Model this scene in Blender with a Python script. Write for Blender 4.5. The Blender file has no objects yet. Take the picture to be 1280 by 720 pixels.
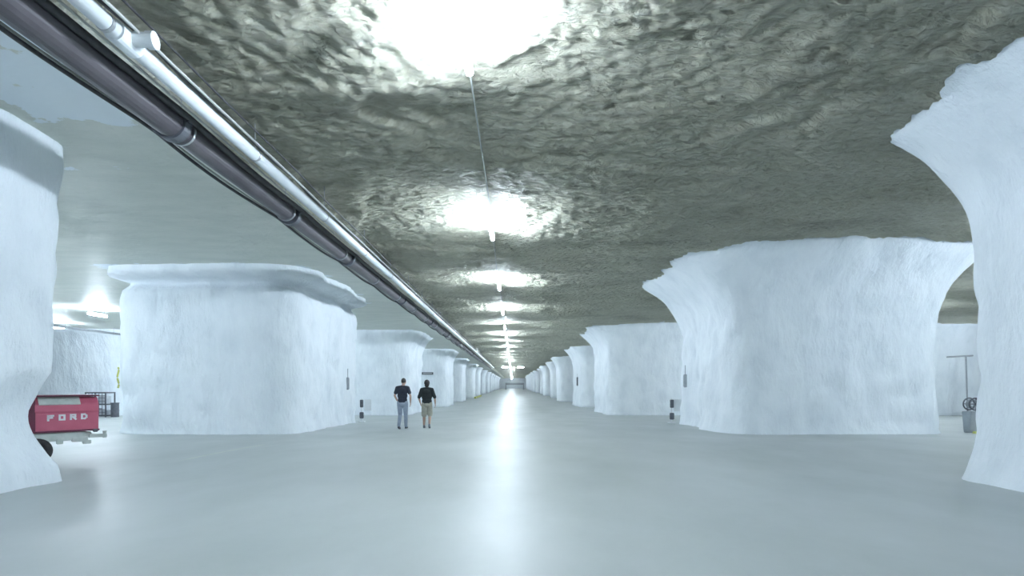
import bpy, bmesh, math, random
from mathutils import Vector, Matrix, noise
from bisect import bisect_right
S = bpy.context.scene
COL = S.collection
R = math.radians
# ------------------------------------------------------------------ camera, world, exposure
CZ = 1.55
cam_d = bpy.data.cameras.new('camera')
cam = bpy.data.objects.new('camera', cam_d); COL.objects.link(cam)
cam.location = (0, 0, CZ); cam.rotation_euler = (R(90), 0, 0)
cam_d.sensor_width = 36; cam_d.lens = 36*700/1280
cam_d.shift_x = -1/1280; cam_d.shift_y = 121/1280
cam_d.clip_start = .05; cam_d.clip_end = 2000
S.camera = cam
w = bpy.data.worlds.new('world'); S.world = w; w.use_nodes = True
w.node_tree.nodes['Background'].inputs[0].default_value = (.55, .68, .9, 1)
w.node_tree.nodes['Background'].inputs[1].default_value = .2
S.view_settings.view_transform = 'Standard'
S.view_settings.look = 'None'
S.view_settings.exposure = 2.34
S.view_settings.gamma = 1
S.view_settings.use_curve_mapping = False
S.cycles.use_denoising = True
S.cycles.max_bounces = 8; S.cycles.diffuse_bounces = 6
S.cycles.use_light_tree = True
S.cycles.caustics_reflective = False; S.cycles.caustics_refractive = False
S.cycles.sample_clamp_indirect = 6
LAMP_E = 112.0                     # emission of every lamp tube
LAMP_C = (.76, .87, 1.0)

# ------------------------------------------------------------------ materials
def mat(name, col, rough=.6, metal=0, spec=.5, emit=None, es=0):
    m = bpy.data.materials.new(name); m.use_nodes = True
    b = m.node_tree.nodes['Principled BSDF']
    b.inputs['Base Color'].default_value = (*col, 1)
    b.inputs['Roughness'].default_value = rough
    b.inputs['Metallic'].default_value = metal
    b.inputs['Specular IOR Level'].default_value = spec
    if emit:
        b.inputs['Emission Color'].default_value = (*emit, 1)
        b.inputs['Emission Strength'].default_value = es
    return m
class G:
    def __init__(s, m): s.nt = m.node_tree; s.b = s.nt.nodes['Principled BSDF']
    def n(s, t, **k):
        nd = s.nt.nodes.new(t)
        for a, v in k.items(): setattr(nd, a, v)
        return nd
    def l(s, a, b): s.nt.links.new(a, b)
    def pos(s, scale):
        g = s.n('ShaderNodeNewGeometry'); m = s.n('ShaderNodeMapping')
        m.inputs['Scale'].default_value = scale
        s.l(g.outputs['Position'], m.inputs['Vector']); return m.outputs[0]
    def noise(s, scale, sc=1, det=6, ro=.55, dist=0):
        t = s.n('ShaderNodeTexNoise'); t.inputs['Scale'].default_value = sc
        t.inputs['Detail'].default_value = det; t.inputs['Roughness'].default_value = ro
        t.inputs['Distortion'].default_value = dist
        s.l(s.pos(scale), t.inputs['Vector']); return t.outputs['Fac']
    def ramp(s, fac, stops):
        r = s.n('ShaderNodeValToRGB'); e = r.color_ramp.elements
        while len(e) < len(stops): e.new(.5)
        for k, (p, c) in enumerate(stops):
            e[k].position = p; e[k].color = (*c, 1) if len(c) == 3 else c
        s.l(fac, r.inputs[0]); return r.outputs[0]
    def mth(s, op, a, b=None, clamp=False):
        m = s.n('ShaderNodeMath', operation=op, use_clamp=clamp)
        for i, v in enumerate((a, b)):
            if v is None: continue
            if isinstance(v, (int, float)): m.inputs[i].default_value = v
            else: s.l(v, m.inputs[i])
        return m.outputs[0]
    def mix(s, f, a, b):
        m = s.n('ShaderNodeMix', data_type='RGBA')
        s.l(f, m.inputs[0])
        for i, v in ((6, a), (7, b)):
            if isinstance(v, tuple): m.inputs[i].default_value = (*v, 1)
            else: s.l(v, m.inputs[i])
        return m.outputs[2]
    def bump(s, h, st, dist, prev=None):
        b = s.n('ShaderNodeBump'); b.inputs['Distance'].default_value = dist
        if isinstance(st, (int, float)): b.inputs['Strength'].default_value = st
        else: s.l(st, b.inputs['Strength'])
        s.l(h, b.inputs['Height'])
        if prev: s.l(prev, b.inputs['Normal'])
        return b.outputs[0]

M_PAINT = mat('white_painted_limestone', (.78, .84, .88), .55, spec=.3)
g = G(M_PAINT)
c = g.ramp(g.noise((1, 1, .6), 1.3, 7), [(.3, (.72, .78, .83)), (.5, (.80, .855, .90)), (.7, (.84, .89, .93))])
g.l(c, g.b.inputs['Base Color'])
b1 = g.bump(g.noise((1, 1, .35), 2.2, 8, .62), .75, .2)
b2 = g.bump(g.noise((1, 1, .5), 14, 5, .6), .35, .02, b1)
g.l(b2, g.b.inputs['Normal'])

M_CEIL = mat('olive_grey_limestone_roof', (.25, .26, .22), .5, spec=.35)
g = G(M_CEIL)
at = g.n('ShaderNodeAttribute', attribute_name='pillar_distance')
sm = g.n('ShaderNodeAttribute', attribute_name='smooth_roof')
n1 = g.noise((1, 1.9, 1), .45, 8, .62)
n2 = g.noise((1, 2.2, 1), 5, 7, .6, .6)
rock = g.ramp(n1, [(.28, (.36, .355, .27)), (.45, (.53, .525, .405)), (.6, (.62, .615, .485)), (.75, (.53, .52, .42))])
rock2 = g.mix(g.mth('MULTIPLY', g.ramp(n2, [(.42, (0, 0, 0)), (.66, (1, 1, 1))]), .55), rock, (.72, .73, .63))
smooth = g.ramp(g.noise((1, 2.5, 1), .8, 6), [(.35, (.60, .63, .575)), (.65, (.68, .70, .64))])
base = g.mix(sm.outputs['Fac'], rock2, smooth)
pn = g.noise((1, 1.3, 1), 1.7, 6, .6)
lim = g.mth('ADD', at.outputs['Fac'], g.mth('MULTIPLY', g.mth('SUBTRACT', pn, .5), 3.2))
pm = g.ramp(lim, [(.28, (1, 1, 1)), (.36, (0, 0, 0))])
g.l(g.mix(pm, base, (.78, .84, .88)), g.b.inputs['Base Color'])
inv = g.mth('SUBTRACT', 1.0, g.mth('MULTIPLY', sm.outputs['Fac'], .8))
inv2 = g.mth('MULTIPLY', inv, g.mth('SUBTRACT', 1.0, g.mth('MULTIPLY', pm, .7)))
vo = g.n('ShaderNodeTexVoronoi', feature='F1'); vo.inputs['Scale'].default_value = 5.5
g.l(g.pos((1, 1.7, 1)), vo.inputs['Vector'])
b1 = g.bump(g.noise((1, 1.6, 1), 2.6, 9, .68, .5), inv2, .42)
b2 = g.bump(vo.outputs['Distance'], g.mth('MULTIPLY', inv2, .7), .10, b1)
g.l(b2, g.b.inputs['Normal'])

M_FLOOR = mat('sealed_grey_concrete', (.45, .49, .5), .3, spec=.5)
g = G(M_FLOOR)
c = g.ramp(g.noise((1, .6, 1), .5, 6, .6), [(.3, (.37, .41, .405)), (.55, (.43, .465, .465)), (.75, (.465, .495, .50))])
g.l(c, g.b.inputs['Base Color'])
g.l(g.ramp(g.noise((1, .5, 1), .8, 5), [(.3, (.38,)*3), (.7, (.5,)*3)]), g.b.inputs['Roughness'])
g.l(g.bump(g.noise((1, 1, 1), 1.6, 4, .5), .25, .02), g.b.inputs['Normal'])

def noisy(name, c0, c1, sc, rough, metal=0, bump=0):
    m = mat(name, c0, rough, metal); g = G(m); f = g.noise((1, 1, 1), sc, 5)
    g.l(g.ramp(f, [(.35, c0), (.65, c1)]), g.b.inputs['Base Color'])
    if bump: g.l(g.bump(f, .4, bump), g.b.inputs['Normal'])
    return m
M_LANE = noisy('worn_pale_line_paint', (.56, .60, .52), (.47, .51, .46), 4, .5)
M_TUBE = mat('lamp_tube_glow', (.9, .95, 1), .4, emit=LAMP_C, es=LAMP_E)
M_HOUS = noisy('white_enamel', (.75, .78, .8), (.7, .74, .76), 5, .35)
M_CHROME = noisy('galvanised_steel', (.5, .52, .54), (.42, .44, .46), 9, .35, .8)
M_PIPE = noisy('purple_grey_painted_pipe', (.085, .078, .088), (.11, .10, .112), 3, .45)
M_WPIPE = noisy('white_painted_pipe', (.80, .84, .86), (.72, .77, .80), 3, .35)
M_CABLE = noisy('black_cable_rubber', (.025, .027, .03), (.05, .05, .055), 9, .5)
M_GCABLE = noisy('pale_conduit', (.5, .52, .5), (.42, .44, .42), 9, .4)
M_RED = noisy('faded_red_paint', (.60, .15, .22), (.53, .12, .185), 3, .3)
M_DRED = noisy('dark_red_trim', (.10, .02, .04), (.14, .02, .05), 5, .4)
M_CREAM = noisy('pale_grey_frame_paint', (.62, .66, .62), (.5, .55, .52), 6, .45)
M_TYRE = noisy('tyre_rubber', (.02, .02, .022), (.035, .033, .035), 12, .7, 0, .01)
M_WHITE = mat('white_letter_paint', (.85, .85, .86), .4)
M_DARK = noisy('dark_grey_metal', (.08, .09, .11), (.12, .13, .15), 7, .5)
M_GREY = noisy('mid_grey_plastic', (.38, .42, .45), (.33, .36, .39), 6, .5)
M_YEL = noisy('safety_yellow_paint', (.60, .62, .16), (.5, .52, .15), 5, .45)
M_BOX = noisy('faded_cardboard_wrap', (.55, .58, .62), (.42, .45, .5), 4, .5)

# ------------------------------------------------------------------ mesh helpers
def link(name, bm, m, parent=None, smooth=False, loc=None):
    me = bpy.data.meshes.new(name); bm.normal_update(); bm.to_mesh(me); bm.free()
    for x in (m if isinstance(m, list) else [m]): me.materials.append(x)
    if smooth:
        for p in me.polygons: p.use_smooth = True
    o = bpy.data.objects.new(name, me); COL.objects.link(o)
    if parent: o.parent = parent
    if loc: o.location = loc
    return o
def tag(o, label, cat, group=None):
    o['label'] = label; o['category'] = cat
    if group: o['group'] = group
    return o
def thing(name, label, cat, loc=(0, 0, 0), rz=0, group=None):
    o = bpy.data.objects.new(name, None); COL.objects.link(o); o.empty_display_size = .1
    o.location = loc; o.rotation_euler = (0, 0, rz)
    return tag(o, label, cat, group)
def dup(root, loc, rz=None):
    r = root.copy(); COL.objects.link(r); r.location = loc
    if rz is not None: r.rotation_euler = (0, 0, rz)
    for ch in list(root.children):
        c = ch.copy(); COL.objects.link(c); c.parent = r
        for q in ch.children:
            d = q.copy(); COL.objects.link(d); d.parent = c
    return r
def box(bm, c, s, rot=None, bev=0):
    t = bmesh.new(); bmesh.ops.create_cube(t, size=1)
    for v in t.verts: v.co = Vector((v.co.x*s[0], v.co.y*s[1], v.co.z*s[2]))
    if bev: bmesh.ops.bevel(t, geom=t.edges[:], offset=bev, segments=2, affect='EDGES')
    M = Matrix.Translation(c) @ (rot.to_4x4() if rot else Matrix.Identity(4))
    t.transform(M); merge(bm, t)
def merge(bm, t):
    me = bpy.data.meshes.new('t'); t.to_mesh(me); t.free(); bm.from_mesh(me); bpy.data.meshes.remove(me)
def cyl(bm, p0, p1, r0, r1=None, n=16, caps=True):
    p0, p1 = Vector(p0), Vector(p1); r1 = r0 if r1 is None else r1
    d = p1-p0; t = bmesh.new()
    bmesh.ops.create_cone(t, cap_ends=caps, segments=n, radius1=r0, radius2=r1, depth=d.length)
    t.transform(Matrix.Translation((p0+p1)/2) @ d.to_track_quat('Z', 'Y').to_matrix().to_4x4()); merge(bm, t)
def tube(bm, pts, r, n=8):
    pts = [Vector(p) for p in pts]; rings = []
    for i, p in enumerate(pts):
        d = (pts[min(i+1, len(pts)-1)]-pts[max(i-1, 0)]).normalized()
        q = d.to_track_quat('Z', 'X'); rr = r[i] if isinstance(r, list) else r
        rings.append([bm.verts.new(p + q @ Vector((rr*math.cos(a), rr*math.sin(a), 0))) for a in [2*math.pi*k/n for k in range(n)]])
    for a, b in zip(rings, rings[1:]):
        for k in range(n): bm.faces.new((a[k], a[(k+1) % n], b[(k+1) % n], b[k]))
    bm.faces.new(rings[0][::-1]); bm.faces.new(rings[-1])
def ell(bm, c, s, n=2, rot=None):
    t = bmesh.new(); bmesh.ops.create_icosphere(t, subdivisions=n, radius=1)
    for v in t.verts: v.co = Vector((v.co.x*s[0], v.co.y*s[1], v.co.z*s[2]))
    t.transform(Matrix.Translation(c) @ (rot.to_4x4() if rot else Matrix.Identity(4))); merge(bm, t)
def lerp_table(t, x):
    if x <= t[0][0]: return t[0][1]
    for (a, u), (b, v) in zip(t, t[1:]):
        if x <= b:
            k = (x-a)/(b-a); k = k*k*(3-2*k); return u+(v-u)*k
    return t[-1][1]
FT = [(-30, .12), (12, .12), (19.5, 0), (38, -.50), (58, -.74), (80, -.8), (120, -.75), (250, -.6), (420, -.5)]
def zf(x, y): return lerp_table(FT, y) - (.07*max(0, min(1, (-x-4)/3)) if y < 16 else 0)
def sstep(a, b, x):
    k = max(0, min(1, (x-a)/(b-a))); return k*k*(3-2*k)
def zc(x, y):
    left = 1-sstep(-5.0, -4.2, x)
    z = 5.50 - .30*left
    z += .12*sstep(5, 9, x)
    n = noise.noise(Vector((x*.10, y*.33, 1.7)))*.13 + noise.noise(Vector((x*.3, y*.55, 8.1)))*.09
    f = noise.noise(Vector((x*1.1, y*1.7, 3)))*.035 + noise.noise(Vector((x*2.6, y*3.6, 5)))*.02
    if left < 1:
        if 1 < y < 32 and -5.5 < x < 16:
            f += .055*(abs(noise.noise(Vector((x*3.1, y*4.6, 2))))-.2)+.042*noise.noise(Vector((x*6.5, y*9, 9)))
        sl = noise.noise(Vector((x*.22+.3*noise.noise(Vector((x*.8, y*.8, 0))), y*.42, 21)))
        f += .08*sstep(.06, .14, sl) - .08*sstep(.08, .16, -sl)
    return z + (n+f)*(1-.75*left)

# ------------------------------------------------------------------ pillar layout  (x0, x1, y0, y1)
ROWS = [17.2+20*k for k in range(-1, 14)]
PILL = {}
for k, y0 in enumerate(ROWS):
    rng = random.Random(k*7+3)
    j = lambda a: rng.uniform(-a, a)
    PILL[('R', 1, k)] = (6.8+j(.25), 14.2+j(.3), y0+j(.3), y0+7.6+j(.3))
    PILL[('L', 1, k)] = (-12.6+j(.3), -6.9+j(.25), y0+j(.3), y0+7.6+j(.3))
    if k <= 5:
        PILL[('R', 2, k)] = (26.6+j(.3), 34+j(.3), y0+j(.3), y0+7.6+j(.3))
        PILL[('L', 2, k)] = (-33.8+j(.3), -25.9, y0+j(.2), y0+7.6+j(.3))
PILL[('R', 1, 0)] = (7.0, 14.3, -1.5, 8.75)
PILL[('L', 1, 0)] = (-13.2, -6.95, -1.5, 8.85)
PILL[('R', 1, 1)] = (6.75, 13.55, 17.2, 23.0)
PILL[('L', 1, 1)] = (-12.4, -6.75, 17.3, 24.5)
PILL[('R', 1, 2)] = (6.5, 14.0, 37.6, 45)
PILL[('L', 1, 2)] = (-13.0, -7.1, 37.4, 44.8)
def pdist(x, y):
    if x < -3 and y < 9.3:        # overspray patch beside the nearest left pillar, with a bare strip in between
        dx = max(-6.3-x, 0, x+5.35); dy = max(y-7.5, 0); return math.hypot(dx, dy)*1.9-.2
    best = 9
    for (a, b, c, d) in PILL.values():
        if c-9 > y or d+9 < y: continue
        dx = max(a-x, 0, x-b); dy = max(c-y, 0, y-d); q = math.hypot(dx, dy)
        if q < best: best = q
    return best

# ------------------------------------------------------------------ floor and roof
def axis(lo, hi, segs):
    out = []; x = lo
    while x < hi:
        out.append(x)
        for (a, b, s) in segs:
            if a <= x < b: x += s; break
    out.append(hi); return out
def sheet(name, xs, ys, zfun, m, attrs=None):
    bm = bmesh.new()
    grid = [[bm.verts.new((x, y, zfun(x, y))) for x in xs] for y in ys]
    for a, b in zip(grid, grid[1:]):
        for i in range(len(xs)-1): bm.faces.new((a[i], a[i+1], b[i+1], b[i]))
    o = link(name, bm, m, smooth=True); o['kind'] = 'structure'
    for nm, fn in (attrs or {}).items():
        at = o.data.attributes.new(nm, 'FLOAT', 'POINT')
        at.data.foreach_set('value', [fn(v.co.x, v.co.y) for v in o.data.vertices])
    return o
XE, YB, YF = 40, -14, 330
sheet('floor', axis(-XE, XE, [(-XE, XE+1, 2)]), axis(YB, YF, [(YB, 60, .6), (60, YF+1, 3)]), zf, M_FLOOR)
sheet('ceiling', axis(-XE, XE, [(-XE, -14, .8), (-14, -5.2, .2), (-5.2, 8, .065), (8, 16, .13), (16, XE+1, .8)]),
      axis(YB, YF, [(YB, 2, 1), (2, 17, .065), (17, 30, .12), (30, 60, .35), (60, 130, .8), (130, YF+1, 3)]), zc, M_CEIL,
      {'pillar_distance': pdist, 'smooth_roof': lambda x, y: (1-sstep(-5.0, -4.5, x+.35*noise.noise(Vector((x, y*.9, 0)))))})
def wall(name, c, s):
    bm = bmesh.new(); box(bm, c, s); o = link(name, bm, M_PAINT); o['kind'] = 'structure'
wall('wall_left', (-XE, (YB+YF)/2, 2.5), (.4, YF-YB, 8))
wall('wall_right', (XE, (YB+YF)/2, 2.5), (.4, YF-YB, 8))
wall('wall_back', (0, YB, 2.5), (2*XE, .4, 8))
wall('wall_far', (0, YF, 2.5), (2*XE, .4, 8))
# worn lane line on the left
bm = bmesh.new()
P0, P1 = Vector((-7.3, 9.7)), Vector((-7.7, 15.2)); P0 = Vector((-6.6, 8.6)); P1 = Vector((-8.2, 16.6))
P0 = Vector((-6.98, 9.1)); P1 = Vector((-6.55, 13.4))
def lane(bm, a, b, wd):
    d = (b-a).normalized(); nrm = Vector((-d.y, d.x)); N = 24; prev = None
    for i in range(N+1):
        p = a+(b-a)*i/N; q = []
        for s in (-1, 1):
            u = p+nrm*s*wd/2*(1+.25*noise.noise(Vector((i*.9, s, 0)))); q.append(bm.verts.new((u.x, u.y, zf(u.x, u.y)+.006)))
        if prev: bm.faces.new((prev[0], q[0], q[1], prev[1]))
        prev = q
def unproj(px, py, y=None):
    """floor point under a picture point of the 1280x720 frame"""
    d = 10
    for _ in range(30):
        x = (px-641)/700*d; d = 700*(CZ-zf(x, d))/(py-481)
    return Vector(((px-641)/700*d, d))
lane(bm, unproj(70, 607), unproj(330, 556), .10)
o = link('trim_1', bm, M_LANE); o['kind'] = 'structure'

# ------------------------------------------------------------------ pillars
def pillar(key, r, res, flare_a, flare_o, ledge=False, notch=None, rough=1.0, zres=.2, zst=3.3):
    side, colm, k = key; x0, x1, y0, y1 = r
    cr = .45 if k == 0 else (.8 if k == 1 else 1.0)
    path = []     # (point, normal)
    def seg(a, b, nrm):
        n = max(1, int((b-a).length/res))
        for i in range(n): path.append((a+(b-a)*i/n, nrm))
    def arc(c, a0):
        n = max(3, int(cr*1.57/res))
        for i in range(n):
            a = a0+math.pi/2*i/n; d = Vector((math.cos(a), math.sin(a))); path.append((c+d*cr, d))
    V = Vector
    seg(V((x0+cr, y0)), V((x1-cr, y0)), V((0, -1))); arc(V((x1-cr, y0+cr)), -math.pi/2)
    seg(V((x1, y0+cr)), V((x1, y1-cr)), V((1, 0))); arc(V((x1-cr, y1-cr)), 0)
    seg(V((x1-cr, y1)), V((x0+cr, y1)), V((0, 1))); arc(V((x0+cr, y1-cr)), math.pi/2)
    seg(V((x0, y1-cr)), V((x0, y0+cr)), V((-1, 0))); arc(V((x0+cr, y0+cr)), math.pi)
    ais = -1 if side == 'R' else 1       # direction of the normal that faces the main aisle
    n_z = int(5.8/zres); bm = bmesh.new(); rings = []
    sd = (ord(side)*3+colm*11+k*17) % 97
    for iz in range(n_z+1):
        t = iz/n_z; ring = []
        for p, nr in path:
            zb = zf(p.x, p.y)-.06; top = zc(p.x+nr.x*.6, p.y+nr.y*.6)+.14
            z = zb+(top-zb)*t
            wa = max(0, nr.x*ais)**1.5 if colm == 1 else .5
            fl = flare_o+(flare_a-flare_o)*wa
            k2 = max(0, (z-zst)/(5.35-zst)); off = fl*min(1.15, k2)**2.6
            if ledge:
                k3 = sstep(4.78, 4.95, z); off = (.02+.12*k2) + .42*k3 - .22*sstep(4.45, 4.7, z)*(1-k3)
                off -= .05*sstep(4.2, 4.5, z)
            q = V((p.x, p.y, z))
            big = noise.noise(V((p.x*.45+sd, p.y*.45, z*.22)))*.22
            mid = (abs(noise.noise(V((p.x*1.1, p.y*1.1+sd, z*.8))))-.2)*.22
            fin = noise.noise(V((p.x*3.1, p.y*3.1, z*2.0+sd)))*.045+noise.noise(V((p.x*6.5, p.y*6.5, z*4+sd)))*.02
            base = (.04 if side == 'L' else .25)*max(0, 1-(z-zb)/.9)**2 if k == 0 else .08*max(0, 1-(z-zb)/.5)**2
            off += (big+mid*.8+fin)*rough+base
            if notch:
                cx, cy, rad, z0, z1, dep = notch
                q2 = math.hypot(p.x-cx, p.y-cy)
                if q2 < rad and z0 < z < z1: off -= dep*(1-(q2/rad)**2)*math.sin(math.pi*(z-z0)/(z1-z0))
            ring.append(bm.verts.new((p.x+nr.x*off, p.y+nr.y*off, z)))
        rings.append(ring)
    N = len(path)
    for a, b in zip(rings, rings[1:]):
        for i in range(N): bm.faces.new((a[i], a[(i+1) % N], b[(i+1) % N], b[i]))
    bm.faces.new(rings[-1]); bm.faces.new(rings[0][::-1])
    return link('rock_pillar', bm, M_PAINT, smooth=True)
ORD = ['', 'first', 'second', 'third', 'fourth', 'fifth', 'sixth', 'seventh', 'eighth', 'ninth', 'tenth', 'eleventh', 'twelfth', 'thirteenth', 'fourteenth', 'fifteenth']
LAB = {('L', 1, 0): 'nearest white rock pillar at the left edge, hiding part of the red trailer',
       ('R', 1, 0): 'nearest white rock pillar filling the right edge, flaring into the roof',
       ('L', 1, 1): 'broad greyish white rock pillar with a ledge below the roof, left behind the walkers',
       ('R', 1, 1): 'widest white rock pillar on the right with a curved flared top',
       ('L', 1, 2): 'white rock pillar directly behind the two walking people',
       ('R', 1, 2): 'white rock pillar just beyond the widest one on the right',
       ('L', 2, 2): 'white rock pillar far left, seen above the red trailer',
       ('R', 2, 2): 'white rock pillar seen in the gap beside the hose reel stand'}
for key, r in PILL.items():
    s, cm, k = key; kw = dict(res=.35, flare_a=.8, flare_o=.35, zres=.3, rough=.8)
    if k == 0 and cm == 1: kw = dict(res=.11, flare_a=1.0 if s == 'R' else .12, flare_o=.25 if s == 'R' else .1, zres=.09, zst=3.4, rough=.75)
    if k == 1 and cm == 1: kw = dict(res=.13, flare_a=1.3 if s == 'R' else .3, flare_o=.8, rough=1.15, zres=.1, ledge=(s == 'L'), zst=3.0)
    if k == 2 and cm == 1: kw = dict(res=.2, flare_a=1.0, flare_o=.3, zres=.15)
    if k > 4: kw = dict(res=.9, flare_a=.8, flare_o=.3, zres=.6, rough=.6)
    if key == ('L', 1, 0): kw['notch'] = (-7.3, 8.5, 1.4, .3, 1.75, .30)
    o = pillar(key, r, **kw)
    side = 'left' if s == 'L' else 'right'
    lab = LAB.get(key) or (f'distant white rock pillar, {ORD[k+1]} from the camera along the {side} side' if cm == 1
                           else f'outlying white rock pillar in the outer {side} row, {ORD[k+1]} from the front')
    tag(o, lab, 'pillar', 'white painted rock pillars holding up the mine roof')

# ------------------------------------------------------------------ ceiling lights
M_TUBE_DIM = mat('fill_lamp_tube_glow', (.9, .95, 1), .4, emit=LAMP_C, es=LAMP_E*.55)  # weaker glow for the added cross passage fill lamps
def make_light(tube_m=None):
    t = thing('ceiling_light', 'x', 'light')
    bm = bmesh.new(); box(bm, (0, 0, .01), (.05, 1.24, .035), bev=.01); link('housing', bm, M_HOUS, t)
    bm = bmesh.new(); cyl(bm, (0, -.58, -.075), (0, .58, -.075), .045, n=8); link('tube', bm, tube_m or M_TUBE, t)
    for s in (-.45, .45):
        bm = bmesh.new(); cyl(bm, (0, s, .03), (0, s, .55), .008, n=6); link('hanger_rod', bm, M_CHROME, t)
    return t
proto = make_light(); first = True
dim = None
def put_light(x, y, lab, grp, rz=0, z=5.24, faint=False):
    global first, dim
    if faint:
        if dim is None: dim = o = make_light(M_TUBE_DIM)
        else: o = dup(dim, (0, 0, 0))
    else:
        o = proto if first else dup(proto, (0, 0, 0)); first = False
    o.location = (x, y, z); o.rotation_euler = (0, 0, rz); tag(o, lab, 'light', grp)
    return o
names = ['nearest', 'second', 'third', 'fourth', 'fifth', 'sixth', 'seventh', 'eighth', 'ninth', 'tenth']
for n in range(-2, 44):
    yy = 6.5+7.4*n-.6
    if yy > YF-4 or abs(yy-116) < 2: continue
    if n < 0: lab = 'white strip light on the roof above and behind the camera'
    elif n == 0: lab = 'nearest glowing strip light at the top of the photo, blown out white'
    elif n < 10: lab = f'{names[n]} glowing strip light from the camera, over the middle of the aisle'
    else: lab = 'tiny distant strip light where the row runs together at the far end'
    put_light(-.5, yy, lab, 'strip lights in a row over the main aisle')
for s in (-1.6, 1.6):
    put_light(.0+s, 116, f'crosswise strip light at the far end, {"left" if s < 0 else "right"} of the light row', 'crosswise strip lights', rz=R(90))
for sd, X in (('left', -19.8), ('right', 20.2)):
    for n in range(-1, 8):
        put_light(X, (4.5 if X < 0 else 6.5)+7.4*n, f'strip light over the side aisle on the {sd}, {names[n+1]} from the front', f'strip lights over the {sd} side aisle', z=4.95 if X < 0 else 5.3)
for sx_, X in (('left', -13.5), ('left', -26.5), ('right', 13.5), ('right', 29.5)):  # fill lamps added to brighten the cross passages and pillar fronts
    for n in range(5):
        for q in (0,):
            put_light(X, 12.6+20*n, f'added fill strip light in the {names[n]} cross passage on the {sx_}, over its {"inner" if abs(X) < 20 else "outer"} part',
                      f'added fill strip lights in the {names[n]} cross passage on the {sx_}', rz=R(90), z=4.95 if X < 0 else 5.3, faint=True)
bm = bmesh.new(); pts = []
for i in range(90):
    y = -6+i*1.6; pts.append((-.5+.02*math.sin(i*.7), y, 5.285+.012*math.sin(i*1.9)))
tube(bm, pts, .012, 6)
tag(link('electrical_conduit', bm, M_GCABLE, smooth=True), 'thin pale conduit linking the strip lights along the middle of the roof', 'conduit')

# ------------------------------------------------------------------ pipe run on the left
def run(name, X, Z, r, m, label, cat, y0=-8, y1=112, step=.6, wob=0, sag=None, n=12):
    bm = bmesh.new(); pts = []; y = y0
    while y <= y1:
        dz = sag(y) if sag else 0
        pts.append((X+wob*noise.noise(Vector((y*.35, X*9, 0))), y, Z+dz+wob*noise.noise(Vector((y*.4, X*5, 4))))); y += step
    tube(bm, pts, r, n); o = link(name, bm, m, smooth=True); tag(o, label, cat); return o
# white sprinkler main
t = thing('sprinkler_pipe', 'white sprinkler pipe with a short side tee running under the roof', 'pipe', (-3.82, 0, 4.95))
bm = bmesh.new(); cyl(bm, (0, -8, 0), (0, 112, 0), .082, n=20); link('pipe_run', bm, M_WPIPE, t, smooth=True)
bm = bmesh.new(); cyl(bm, (0, 5.36, 0), (0, 5.66, 0), .105, n=20); cyl(bm, (0, 5.5, 0), (.24, 5.56, .02), .07, n=18); cyl(bm, (.2, 5.56, .02), (.27, 5.565, .02), .085, n=18)
link('tee_fitting', bm, M_WPIPE, t, smooth=False)
for y in [2.2+3.05*i for i in range(0, 34)]:
    bm = bmesh.new(); cyl(bm, (0, y, .08), (0, y, .62), .008, n=6); cyl(bm, (0, y-.02, 0), (0, y+.02, 0), .09, n=16)
    link('pipe_hanger', bm, M_CHROME, t)
# big dark main in joined lengths
t = thing('water_main', 'wide purple grey pipe in joined lengths under the roof, left of the white pipe', 'pipe', (-4.38, 0, 4.9))
ys = [-8, -.5, 7.2, 11, 14.8, 22, 29.5, 37, 45, 60, 80, 112]
for i, (a, b) in enumerate(zip(ys, ys[1:])):
    bm = bmesh.new(); rr = .185 if b <= 7.3 else .165
    cyl(bm, (0, a+.03, 0), (0, b-.03, 0), rr, n=24); cyl(bm, (0, a, 0), (0, b, 0), rr*.9, n=20)
    link('pipe_length', bm, M_PIPE, t, smooth=False)
for y in ys[1:-1]:
    bm = bmesh.new(); cyl(bm, (0, y-.07, 0), (0, y+.07, 0), .215, n=24)
    box(bm, (.2, y, .06), (.08, .12, .1), bev=.01); box(bm, (-.2, y, -.06), (.07, .12, .08), bev=.01)
    link('coupling', bm, M_DARK, t)
for y in [.6+3.4*i for i in range(0, 30)]:
    bm = bmesh.new(); cyl(bm, (0, y, .15), (0, y, .56), .01, n=6); cyl(bm, (0, y-.02, 0), (0, y+.02, 0), .192, n=24)
    link('pipe_hanger', bm, M_CHROME, t)
sg = lambda per, a, ph: (lambda y: -a*abs(math.sin(math.pi*(y+ph)/per)))
run('power_cable', -4.62, 4.84, .024, M_CABLE, 'black cable sagging along the outer edge of the purple grey pipe', 'cable', wob=.03, sag=sg(3.8, .07, .4), n=8, step=.3, y1=80)
run('power_cable', -4.66, 4.90, .016, M_GCABLE, 'pale cable beside the black one on the outer edge of the purple grey pipe', 'cable', wob=.03, sag=sg(3.8, .05, .2), n=8, step=.3, y1=80)
run('power_cable', -4.15, 4.97, .045, M_CABLE, 'thick black cable on the inner edge of the purple grey pipe', 'cable', wob=.02, sag=sg(3.8, .03, .4), n=8, step=.4, y1=90)
run('power_cable', -4.08, 5.0, .014, M_GCABLE, 'thin tan cable on the inner edge of the purple grey pipe', 'cable', wob=.015, n=8, step=.4, y1=60)
run('electrical_conduit', -3.66, 5.0, .016, M_GCABLE, 'thin pale conduit running beside the white sprinkler pipe', 'conduit', wob=.01, n=8, step=.6, y1=90)
run('power_cable', -3.71, 5.06, .022, M_CABLE, 'black cable looping between the white pipe and its thin conduit', 'cable', wob=.03, sag=sg(1.9, .05, 0), n=8, step=.25, y1=70)
run('power_cable', -3.60, 5.10, .012, M_CABLE, 'thin black cable on the aisle side of the pipe run', 'cable', wob=.02, n=8, step=.5, y1=70)
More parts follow.
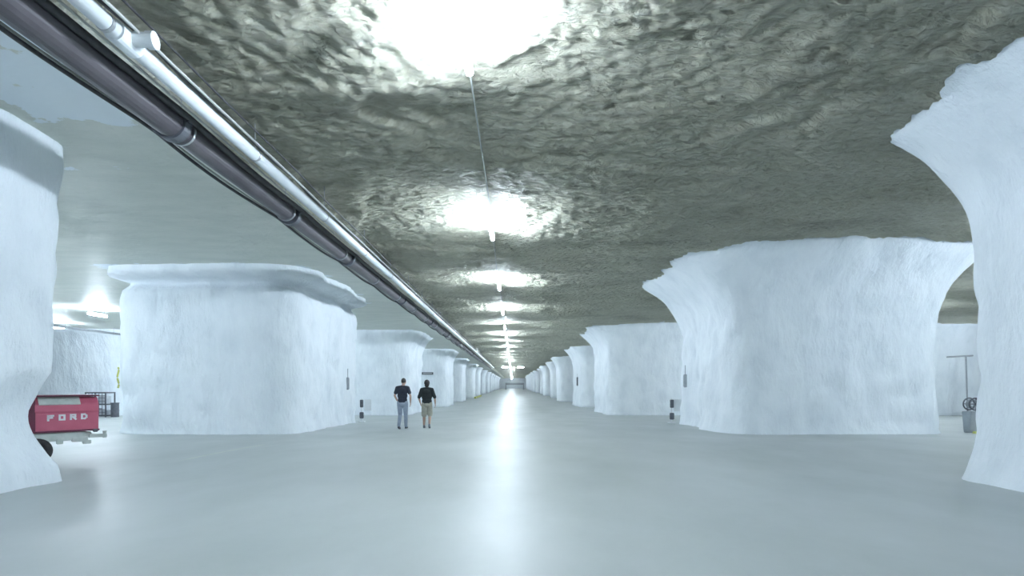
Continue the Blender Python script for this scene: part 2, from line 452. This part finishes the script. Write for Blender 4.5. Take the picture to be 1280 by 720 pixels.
# pipe in the left side aisle
t = thing('side_aisle_pipe', 'grey pipe under the roof in front of the far left pillar', 'pipe', (-25.3, 0, 4.80))
bm = bmesh.new(); cyl(bm, (0, 18, 0), (0, 36.5, 0), .07, n=16); link('pipe_run', bm, M_GREY, t, smooth=True)
for y in (20, 24, 28, 32, 35.5):
    bm = bmesh.new(); cyl(bm, (0, y, .05), (0, y, .45), .01, n=6); cyl(bm, (0, y-.02, 0), (0, y+.02, 0), .085, n=14); link('pipe_hanger', bm, M_CHROME, t)

# ------------------------------------------------------------------ red utility cart
A = Vector((-8.95, 10.6)); B = Vector((-8.38, 11.3)); u = (B-A).normalized()
ang = math.atan2(u.y, u.x); zb = zf(-9, 10.8)
# local x runs along the lettered face (0 = its left end), local y runs away from the camera
cart = thing('utility_trailer', 'red utility trailer with white letters and pale frame, half behind the left pillar', 'trailer', (A.x, A.y, zb), ang)
W = .92
def prism(bm, prof, x0, x1):      # profile in (y, z)
    a = [bm.verts.new((x0, y, z)) for y, z in prof]; b = [bm.verts.new((x1, y, z)) for y, z in prof]
    n = len(prof)
    for i in range(n): bm.faces.new((a[i], a[(i+1) % n], b[(i+1) % n], b[i]))
    bm.faces.new(a[::-1]); bm.faces.new(b)
Z0 = .62-zb+.0
bm = bmesh.new()
prism(bm, [(0, .60), (1.0, .60), (1.0, 1.20), (.97, 1.26), (.10, 1.26), (0.02, 1.14), (-.02, 1.12), (-.02, .98), (0, .96)], -.28, W)
bmesh.ops.bevel(bm, geom=bm.edges[:], offset=.008, segments=2, affect='EDGES')
link('cargo_bed', bm, M_RED, cart)
bm = bmesh.new(); prism(bm, [(-.035, 1.125), (-.015, 1.105), (.11, 1.245), (.09, 1.265)], -.02, .62); link('highlight_strip', bm, M_CREAM, cart)  # pale strip: highlight on the sloped top edge, put in as colour
bm = bmesh.new(); box(bm, (.32, .5, 1.285), (1.24, 1.02, .03), bev=.008); link('bed_rim', bm, M_DRED, cart)
bm = bmesh.new(); box(bm, (.32, -.01, .60), (1.22, .05, .035), bev=.006); box(bm, (-.29, .45, .93), (.03, .95, .66), bev=.01); box(bm, (-.17, -.006, .92), (.2, .03, .62), bev=.008); link('edge_trim', bm, M_DRED, cart)
bm = bmesh.new(); box(bm, (.86, -.03, .585), (.08, .06, .06), bev=.01); link('latch', bm, M_DARK, cart)
bm = bmesh.new()
box(bm, (.22, .04, .49), (.95, .06, .16), bev=.015); box(bm, (.28, .5, .5), (1.1, .8, .1), bev=.01)
box(bm, (.62, .03, .42), (.26, .08, .09), bev=.01); box(bm, (.30, .02, .40), (.10, .08, .1), bev=.01)
link('frame', bm, M_CREAM, cart)
bm = bmesh.new(); box(bm, (.93, .1, .47), (.3, .1, .07), bev=.01); cyl(bm, (1.05, .1, .42), (1.05, .1, .56), .035, n=12); box(bm, (.74, .06, .36), (.14, .08, .08), bev=.01)
link('tow_hitch', bm, M_CREAM, cart)
for (x, y) in ((-.04, .06), (-.04, .85)):
    bm = bmesh.new()
    for s in (0,):
        t2 = bmesh.new(); prof = [(.10, -.09), (.19, -.10), (.235, -.07), (.245, 0), (.235, .07), (.19, .10), (.10, .09)]
        rings = []
        for k in range(28):
            a = 2*math.pi*k/28; rings.append([t2.verts.new((x+rr*math.cos(a), y+ww, .245+rr*math.sin(a))) for rr, ww in prof])
        for k in range(28):
            a, b = rings[k], rings[(k+1) % 28]
            for i in range(len(prof)): t2.faces.new((a[i], a[(i+1) % 7], b[(i+1) % 7], b[i]))
        bmesh.ops.recalc_face_normals(t2, faces=t2.faces[:]); merge(bm, t2)
    wh = link('wheel', bm, M_TYRE, cart, smooth=True)
    bm = bmesh.new(); cyl(bm, (x, y-.06, .245), (x, y+.06, .245), .11, n=20); cyl(bm, (x, y-.085, .245), (x, y-.05, .245), .04, n=12); link('hub', bm, M_DRED, wh)
bm = bmesh.new()
cyl(bm, (-.06, .0, .245), (-.06, .9, .245), .03, n=10); cyl(bm, (-.04, .75, .24), (-.04, .75, .5), .025, n=8)
cyl(bm, (-.06, .14, .24), (-.06, .14, .48), .025, n=8)
link('axle', bm, M_DARK, cart)
# lettering on the face
STROKES = {'F': [((0, 0), (0, 1)), ((0, 1), (.7, 1)), ((0, .55), (.55, .55))],
           'O': [((0, 0), (0, 1)), ((0, 1), (.7, 1)), ((.7, 1), (.7, 0)), ((.7, 0), (0, 0))],
           'R': [((0, 0), (0, 1)), ((0, 1), (.65, 1)), ((.65, 1), (.65, .5)), ((.65, .5), (0, .5)), ((.3, .5), (.7, 0))],
           'D': [((0, 0), (0, 1)), ((0, 1), (.45, 1)), ((.45, 1), (.7, .7)), ((.7, .7), (.7, .3)), ((.7, .3), (.45, 0)), ((.45, 0), (0, 0))]}
for i, ch in enumerate('FORD'):
    bm = bmesh.new(); ox = .12+i*.175; oz = .82+.004*i; h = .085
    for (a, b) in STROKES[ch]:
        ax, az, bx_, bz = ox+a[0]*h*1.25, oz+a[1]*h, ox+b[0]*h*1.25, oz+b[1]*h
        L = math.hypot(bx_-ax, bz-az); th = math.atan2(bz-az, bx_-ax)
        box(bm, ((ax+bx_)/2, -.004, (az+bz)/2), (L+.032, .012, .032), rot=Matrix.Rotation(-th, 3, 'Y'))
    link('letter', bm, M_WHITE, cart)

# ------------------------------------------------------------------ caged pallet stack far left
cx, cy = -25.75, 35.9; cz = zf(cx, cy)
# a low raised plinth is not seen; the cage rests on the floor
cage = thing('wire_cage', 'two tier dark wire cage holding pale wrapped goods, beside the far left pillar', 'cage', (cx-.1, cy-.8, zf(cx, cy-.8)))
bm = bmesh.new()
for sx in (-.62, .62):
    for sy in (-.4, .4): box(bm, (sx, sy, .78), (.06, .06, 1.56))
for z in (.1, .8, 1.52):
    for sy in (-.4, .4): box(bm, (0, sy, z), (1.26, .06, .08))
    for sx in (-.62, .62): box(bm, (sx, 0, z), (.06, .8, .08))
link('frame', bm, M_DARK, cage)
bm = bmesh.new()
for k in range(1, 6):
    x = -.62+1.24*k/6; box(bm, (x, -.41, .8), (.025, .02, 1.45))
for z in (.3, .5, 1.0, 1.2, 1.35): box(bm, (0, -.41, z), (1.22, .02, .025))
link('mesh_panel', bm, M_DARK, cage)
bm = bmesh.new(); box(bm, (0, 0, .12), (1.2, .76, .03)); box(bm, (0, 0, .8), (1.2, .76, .03)); link('shelf', bm, M_DARK, cage)
for (x, z, sx, sz) in ((-.3, .135, .5, .42), (.3, .135, .5, .3), (-.28, .815, .5, .3), (.3, .815, .45, .5)):
    bm = bmesh.new(); box(bm, (0, 0, sz/2), (sx, .5, sz), bev=.02)
    tag(link('wrapped_bundle', bm, M_BOX, loc=(cx-.1+x, cy-.8, zf(cx, cy-.8)+z)),
        f'pale wrapped bundle on the {"lower" if z < .5 else "upper"} {"left" if x < 0 else "right"} of the wire cage', 'bundle', 'bundles inside the wire cage')
bm = bmesh.new(); cyl(bm, (0, 0, 0), (0, 0, .85), .22, n=20); cyl(bm, (0, 0, .85), (0, 0, .9), .24, n=20); cyl(bm, (0, 0, .4), (0, 0, .43), .235, n=20)
tag(link('drum', bm, M_DARK, loc=(cx+.92, cy-.95, zf(cx, cy-.9))), 'dark drum standing at the right end of the wire cage', 'drum')
# yellow hose on pillar edge
bm = bmesh.new(); pts = []
for i in range(14):
    z = 1.45+.05*i; pts.append((-12.3+.02*math.sin(i*.7), 17.45, z))
tube(bm, pts, .028, 8)
tag(link('hose', bm, M_YEL, smooth=True), 'short yellow hose hanging on the left edge of the ledged pillar', 'hose')

# ------------------------------------------------------------------ fixtures on the pillars
def wall_box(x, y, z, w_, h_, d_, lab, cat='box', name='electrical_box', m=M_DARK):
    t = thing(name, lab, cat, (x, y, z))
    bm = bmesh.new(); box(bm, (0, 0, 0), (d_, w_, h_), bev=.01); link('enclosure', bm, m, t)
    bm = bmesh.new(); box(bm, ((-1 if x > 0 else 1)*(d_/2+.008), 0, 0), (.016, w_*.8, h_*.85), bev=.004); link('cover', bm, M_GREY, t)
    bm = bmesh.new(); cyl(bm, (0, 0, h_/2), (0, 0, h_/2+.35), .014, n=8); link('conduit_stub', bm, M_GREY, t)
    return t
wall_box(-6.66, 22.6, 1.60, .10, .5, .08, 'narrow grey box on the aisle face of the ledged left pillar', m=M_GREY)
wall_box(6.62, 21.5, 1.70, .12, .5, .10, 'narrow grey box on the aisle face of the widest right pillar', m=M_GREY)
wall_box(6.5, 38.9, 1.3, .3, .7, .12, 'dark box on the corner of the pillar beyond the widest right one')
wall_box(6.75, 58.6, 1.9, .3, .9, .12, 'tiny dark box on the third pillar along the right side')
# extinguisher posts
def ext_post(x, y, lab, glab):
    z = zf(x, y)
    t = thing('marker_post', lab, 'post', (x, y, z))
    bm = bmesh.new(); box(bm, (0, 0, .02), (.28, .28, .04), bev=.008); cyl(bm, (0, 0, .03), (0, 0, 1.05), .03, n=12); link('post', bm, M_HOUS, t)
    bm = bmesh.new(); box(bm, (0, -.05, .82), (.14, .1, .34), bev=.015); link('upper_box', bm, M_DARK, t)
    bm = bmesh.new(); box(bm, (0, -.05, .30), (.17, .12, .28), bev=.02); link('lower_box', bm, M_DARK, t)
    bm = bmesh.new(); box(bm, (.26, .02, .75), (.3, .02, .5), bev=.005); link('panel', bm, M_HOUS, t)
ext_post(-6.72, 24.95, 'white post with two dark boxes standing at the far corner of the ledged left pillar', '')
t = ext_post(6.62, 23.35, 'white post with dark boxes at the far corner of the widest right pillar', '')
# bar sign on the third left pillar
s3 = thing('wall_sign', 'long dark sign bar on a white pillar just right above the second walker', 'sign', (-8.6, 56.5, 2.7))
bm = bmesh.new(); box(bm, (0, 0, 0), (1.15, .06, .24), bev=.01); link('board', bm, M_DARK, s3)
bm = bmesh.new(); box(bm, (0, .05, .0), (.9, .3, .08)); link('bracket', bm, M_CHROME, s3)
# kerb
bm = bmesh.new()
for i in range(6): box(bm, (0, -7.5+3*i, .14), (.3, 2.6, .28), bev=.03)
tag(link('kerb', bm, M_YEL, loc=(-6.35, 103, zf(-6.4, 103))), 'faded yellow kerb along the foot of the distant left pillars', 'kerb')

# ------------------------------------------------------------------ hose reel stand on the right
sx, sy = 14.75, 18.0; sz = zf(sx, sy)
t = thing('hose_reel_stand', 'grey pedestal with a hose reel in the gap between the two right pillars', 'hose reel', (sx, sy, sz))
bm = bmesh.new(); prism(bm, [(-.12, 0), (.12, 0), (.2, .68), (-.2, .68)], -.17, .2)
bmesh.ops.bevel(bm, geom=bm.edges[:], offset=.015, segments=2, affect='EDGES'); link('pedestal', bm, M_GREY, t)
bm = bmesh.new()
for yy in (-.14, .1):
    tube(bm, [(0+.19*math.cos(a), yy, .92+.19*math.sin(a)) for a in [2*math.pi*k/24 for k in range(25)]], .022, 8)
    for k in range(3):
        a = math.pi*k/3; cyl(bm, (-.18*math.cos(a), yy, .92-.18*math.sin(a)), (.18*math.cos(a), yy, .92+.18*math.sin(a)), .012, n=6)
link('reel', bm, M_DARK, t)
bm = bmesh.new()
for q in range(5): tube(bm, [(.13*math.cos(a), -.1+.04*q, .92+.13*math.sin(a)) for a in [2*math.pi*k/20 for k in range(21)]], .022, 8)
link('hose', bm, M_GREY, t, smooth=True)
bm = bmesh.new(); box(bm, (.17, 0, .88), (.05, .1, .48), bev=.01); cyl(bm, (.0, -.16, .92), (.18, -.02, .92), .02, n=8); link('bracket', bm, M_DARK, t)
t = thing('standpipe', 'thin T shaped grey pipe rising above the hose reel on the right', 'pipe', (sx, sy+.25, sz))
bm = bmesh.new(); cyl(bm, (.09, 0, 0), (.02, 0, 2.48), .022, n=10); link('riser', bm, M_GREY, t)
bm = bmesh.new(); cyl(bm, (-.6, 0, 2.44), (.24, 0, 2.49), .026, n=10); link('crossbar', bm, M_GREY, t)
t = thing('wheel_stop', 'small yellow wheel stop on the floor below the hose reel', 'wheel stop', (sx-.05, sy-.42, zf(sx, sy-.4)))
bm = bmesh.new(); prism(bm, [(-.07, 0), (.07, 0), (.04, .07), (-.04, .07)], -.22, .16); link('block', bm, M_YEL, t)

# ------------------------------------------------------------------ far end barrier
t = thing('barrier', 'tiny dark barrier across the far end of the aisle', 'barrier', (.8, 240, zf(0, 240)))
bm = bmesh.new(); box(bm, (0, 0, 2.55), (8, .3, .9), bev=.03); link('beam', bm, M_GREY, t)
for s in (-3.8, 3.8):
    bm = bmesh.new(); box(bm, (s, 0, 1.3), (.4, .4, 2.6), bev=.03); link('post', bm, M_GREY, t)
bm = bmesh.new(); box(bm, (0, 0, 3.5), (4.6, .2, 1.0), bev=.03); link('panel', bm, M_HOUS, t)

# ------------------------------------------------------------------ people
def skin(name, ic, m, parent, voxel=.008, sm=6):
    """union of rounded shapes into one continuous surface"""
    o = link(name, ic, m)
    r = o.modifiers.new('r', 'REMESH'); r.mode = 'VOXEL'; r.voxel_size = voxel; r.use_smooth_shade = True
    s = o.modifiers.new('s', 'SMOOTH'); s.iterations = sm; s.factor = .5
    dg = bpy.context.evaluated_depsgraph_get(); me = bpy.data.meshes.new_from_object(o.evaluated_get(dg))
    me.name = name; o.modifiers.clear(); old = o.data; o.data = me; bpy.data.meshes.remove(old)
    o.parent = parent; return o
def limb(bm, chain):
    for (p, r), (q, s) in zip(chain, chain[1:]):
        cyl(bm, p, q, r, s, n=14)
    for p, r in chain: ell(bm, p, (r, r, r), 2)
def person(X, Y, height, label, shirt, legs, shoe, hair_m, skin_m, P):
    t = thing('person', label, 'person', (X, Y, zf(X, Y)), P.get('rz', 0))
    k = height/1.78; t.scale = (k, k, k)
    V = Vector
    # local: +y is the walking direction (away from the camera), +x is the figure's right
    hip_z = .93
    hipR, hipL = V((.095, 0, hip_z)), V((-.095, 0, hip_z))
    kR, aR = V(P['kR']), V(P['aR']); kL, aL = V(P['kL']), V(P['aL'])
    shR, shL = V((.185, 0, 1.44)), V((-.185, 0, 1.44))
    eR, wR = V(P['eR']), V(P['wR']); eL, wL = V(P['eL']), V(P['wL'])
    hx, hy = P.get('head', (0, .03)); tr = P.get('toe', (0, 0))
    bm = bmesh.new()
    ell(bm, (hx, hy, 1.66), (.076, .095, .118), 3); ell(bm, (hx, hy+.06, 1.60), (.052, .05, .062), 2)
    ell(bm, (hx, hy+.103, 1.645), (.014, .02, .022), 2)                       # nose
    for e in (-1, 1): ell(bm, (hx+e*.077, hy-.005, 1.65), (.012, .02, .032), 2)   # ears
    ell(bm, (hx, hy+.098, 1.605), (.024, .009, .007), 2)
    for e in (-1, 1): ell(bm, (hx+e*.03, hy+.09, 1.672), (.013, .008, .008), 2)
    limb(bm, [(V((0, 0, 1.46)), .062), (V((hx, hy-.01, 1.58)), .054)])
    ell(bm, (0, 0, 1.30), (.165, .105, .17), 3); ell(bm, (0, 0, 1.10), (.14, .095, .16), 3); ell(bm, (0, 0, .97), (.155, .105, .12), 3)
    limb(bm, [(shR, .052), (V((0, 0, 1.47)), .055), (shL, .052)])
    for sh, e, wr, sd in ((shR, eR, wR, 1), (shL, eL, wL, -1)):
        limb(bm, [(sh, .052), (sh.lerp(e, .5), .045), (e, .036), (e.lerp(wr, .35), .038), (wr, .025)])
        d = (wr-e).normalized(); side = V((0, 1, 0)); side = (side-d*side.dot(d)).normalized(); nrm = d.cross(side)
        pc = wr+d*.05; M3 = Matrix((side, nrm, d)).transposed()
        ell(bm, pc, (.042, .018, .052), 2, rot=M3)
        inw = nrm if nrm.x*sd < 0 else -nrm
        for f, (o_, ln) in enumerate(((.030, .068), (.010, .078), (-.010, .073), (-.029, .058))):
            b0 = wr+d*.085+side*o_; b1 = b0+d*ln*.5+inw*.008; b2 = b1+d*ln*.42+inw*.022
            limb(bm, [(b0, .0095), (b1, .0088), (b2, .0078)])
        b0 = wr+d*.03+side*.034; b1 = b0+d*.035+side*.022+inw*.01; b2 = b1+d*.03+inw*.012
        limb(bm, [(b0, .0115), (b1, .0105), (b2, .009)])
    for hp, kn, an in ((hipR, kR, aR), (hipL, kL, aL)):
        limb(bm, [(hp, .088), (kn, .056), (kn.lerp(an, .3), .056), (an, .036)])
    skin('body', bm, skin_m, t, .008, 3)
    # shirt
    bm = bmesh.new(); ss = P.get('shirt', 1.0)
    for z, a, b, c_ in ((1.34, .19, .125, .15), (1.18, .178*ss, .12, .18), (1.02, .168*ss, .122, .13), (.97, .17*ss, .125, P.get('hem', .09))):
        ell(bm, (0, 0, z), (a, b, c_), 3)
    limb(bm, [(shR, .068), (V((0, -.005, 1.475)), .066), (shL, .068)])
    f = P.get('sleeve', .62)
    for sh, e, wr in ((shR, eR, wR), (shL, eL, wL)):
        limb(bm, [(sh, .07), (sh.lerp(e, f*.6), .064), (sh.lerp(e, f), .066)] if f <= 1 else [(sh, .07), (e, .056), (e.lerp(wr, f-1), .05)])
    skin('shirt', bm, shirt, t, .011, 4)
    # trousers or shorts
    bm = bmesh.new()
    ell(bm, (0, 0, .95), (.165, .12, .12), 3); ell(bm, (0, -.02, .88), (.16, .12, .1), 3)
    lg = P.get('leg', 1.0); wdt = P.get('legw', 1.0)
    for hp, kn, an in ((hipR, kR, aR), (hipL, kL, aL)):
        ch = [(hp, .102), (hp.lerp(kn, .5), .09*wdt), (kn, .072*wdt)]
        if lg >= 1: ch += [(kn.lerp(an, .4), .067), (an+V((0, 0, .03)), .055)]
        else: ch = [(hp, .105), (hp.lerp(kn, .95), .088*wdt)]
        limb(bm, ch)
    skin('trousers' if lg >= 1 else 'shorts', bm, legs, t, .011, 4)
    # hair
    bm = bmesh.new(); hl = P.get('hair', 0)
    ell(bm, (hx, hy-.012, 1.685), (.083+hl*.2, .100+hl*.1, .105+hl*.2), 3)
    if hl: ell(bm, (hx, hy-.05, 1.61), (.082, .065, .10), 3)
    bmesh.ops.bisect_plane(bm, geom=bm.verts[:]+bm.edges[:]+bm.faces[:], plane_co=(hx, hy+.02, 1.655-hl*.9), plane_no=(0, .75, -.55), clear_outer=True)
    bmesh.ops.holes_fill(bm, edges=[e for e in bm.edges if e.is_boundary])
    bmesh.ops.recalc_face_normals(bm, faces=bm.faces[:])
    link('hair', bm, hair_m, t, smooth=True)
    # shoes
    for an, pitch in ((aR, tr[0]), (aL, tr[1])):
        bm = bmesh.new()
        ell(bm, (0, .02, 0), (.046, .07, .045), 2); ell(bm, (0, .10, -.018), (.048, .10, .03), 2); ell(bm, (0, .0, .03), (.042, .05, .05), 2)
        box(bm, (0, .075, -.045), (.085, .25, .022), bev=.01)
        bm.transform(Matrix.Translation(an) @ Matrix.Rotation(pitch, 4, 'X') @ Matrix.Translation((0, 0, -.0)))
        skin('shoe', bm, shoe, t, .009, 2)
    return t
M_SKIN = noisy('skin', (.50, .34, .27), (.54, .37, .30), 8, .5)
M_SKIN2 = noisy('tanned_skin', (.40, .27, .21), (.44, .30, .24), 8, .5)
M_NAVY = noisy('dark_navy_cotton', (.022, .028, .045), (.032, .038, .058), 14, .8, 0, .004)
M_BLACK = noisy('black_green_cotton', (.014, .020, .022), (.024, .032, .034), 14, .8, 0, .004)
M_JEAN = noisy('pale_denim', (.33, .38, .46), (.27, .32, .40), 12, .8, 0, .003)
M_KHAKI = noisy('khaki_cotton', (.42, .41, .34), (.36, .35, .30), 12, .8, 0, .003)
M_HAIR = noisy('dark_hair', (.03, .028, .03), (.05, .045, .045), 30, .7)
M_SHOE = noisy('dark_shoe_leather', (.05, .055, .07), (.08, .085, .10), 12, .5)
M_SHOE2 = noisy('grey_shoe_fabric', (.16, .18, .21), (.2, .22, .25), 12, .6)
person(-3.84, 19.5, 1.78, 'person walking away in a dark navy short sleeved shirt and pale jeans', M_NAVY, M_JEAN, M_SHOE, M_HAIR, M_SKIN,
       dict(kR=(.10, .06, .50), aR=(.105, .06, .08), kL=(-.105, .09, .50), aL=(-.11, -.10, .10), toe=(0, -.25), rz=R(-2),
            eR=(.285, -.03, 1.17), wR=(.27, .05, .93), eL=(-.275, .0, 1.17), wL=(-.21, .14, .98), head=(.035, .03), shirt=1.0, hem=.14))
person(-3.03, 19.75, 1.71, 'person walking away in a loose black shirt and khaki shorts', M_BLACK, M_KHAKI, M_SHOE2, M_HAIR, M_SKIN2,
       dict(kR=(.10, .12, .50), aR=(.09, .00, .12), kL=(-.10, .02, .49), aL=(-.105, .02, .08), toe=(-.35, 0), rz=R(3), leg=.5, legw=1.15,
            eR=(.29, -.02, 1.15), wR=(.30, .06, .92), eL=(-.29, .02, 1.15), wL=(-.25, .12, .94), head=(.0, .02), shirt=1.1, hem=.13, sleeve=.95, hair=.09))
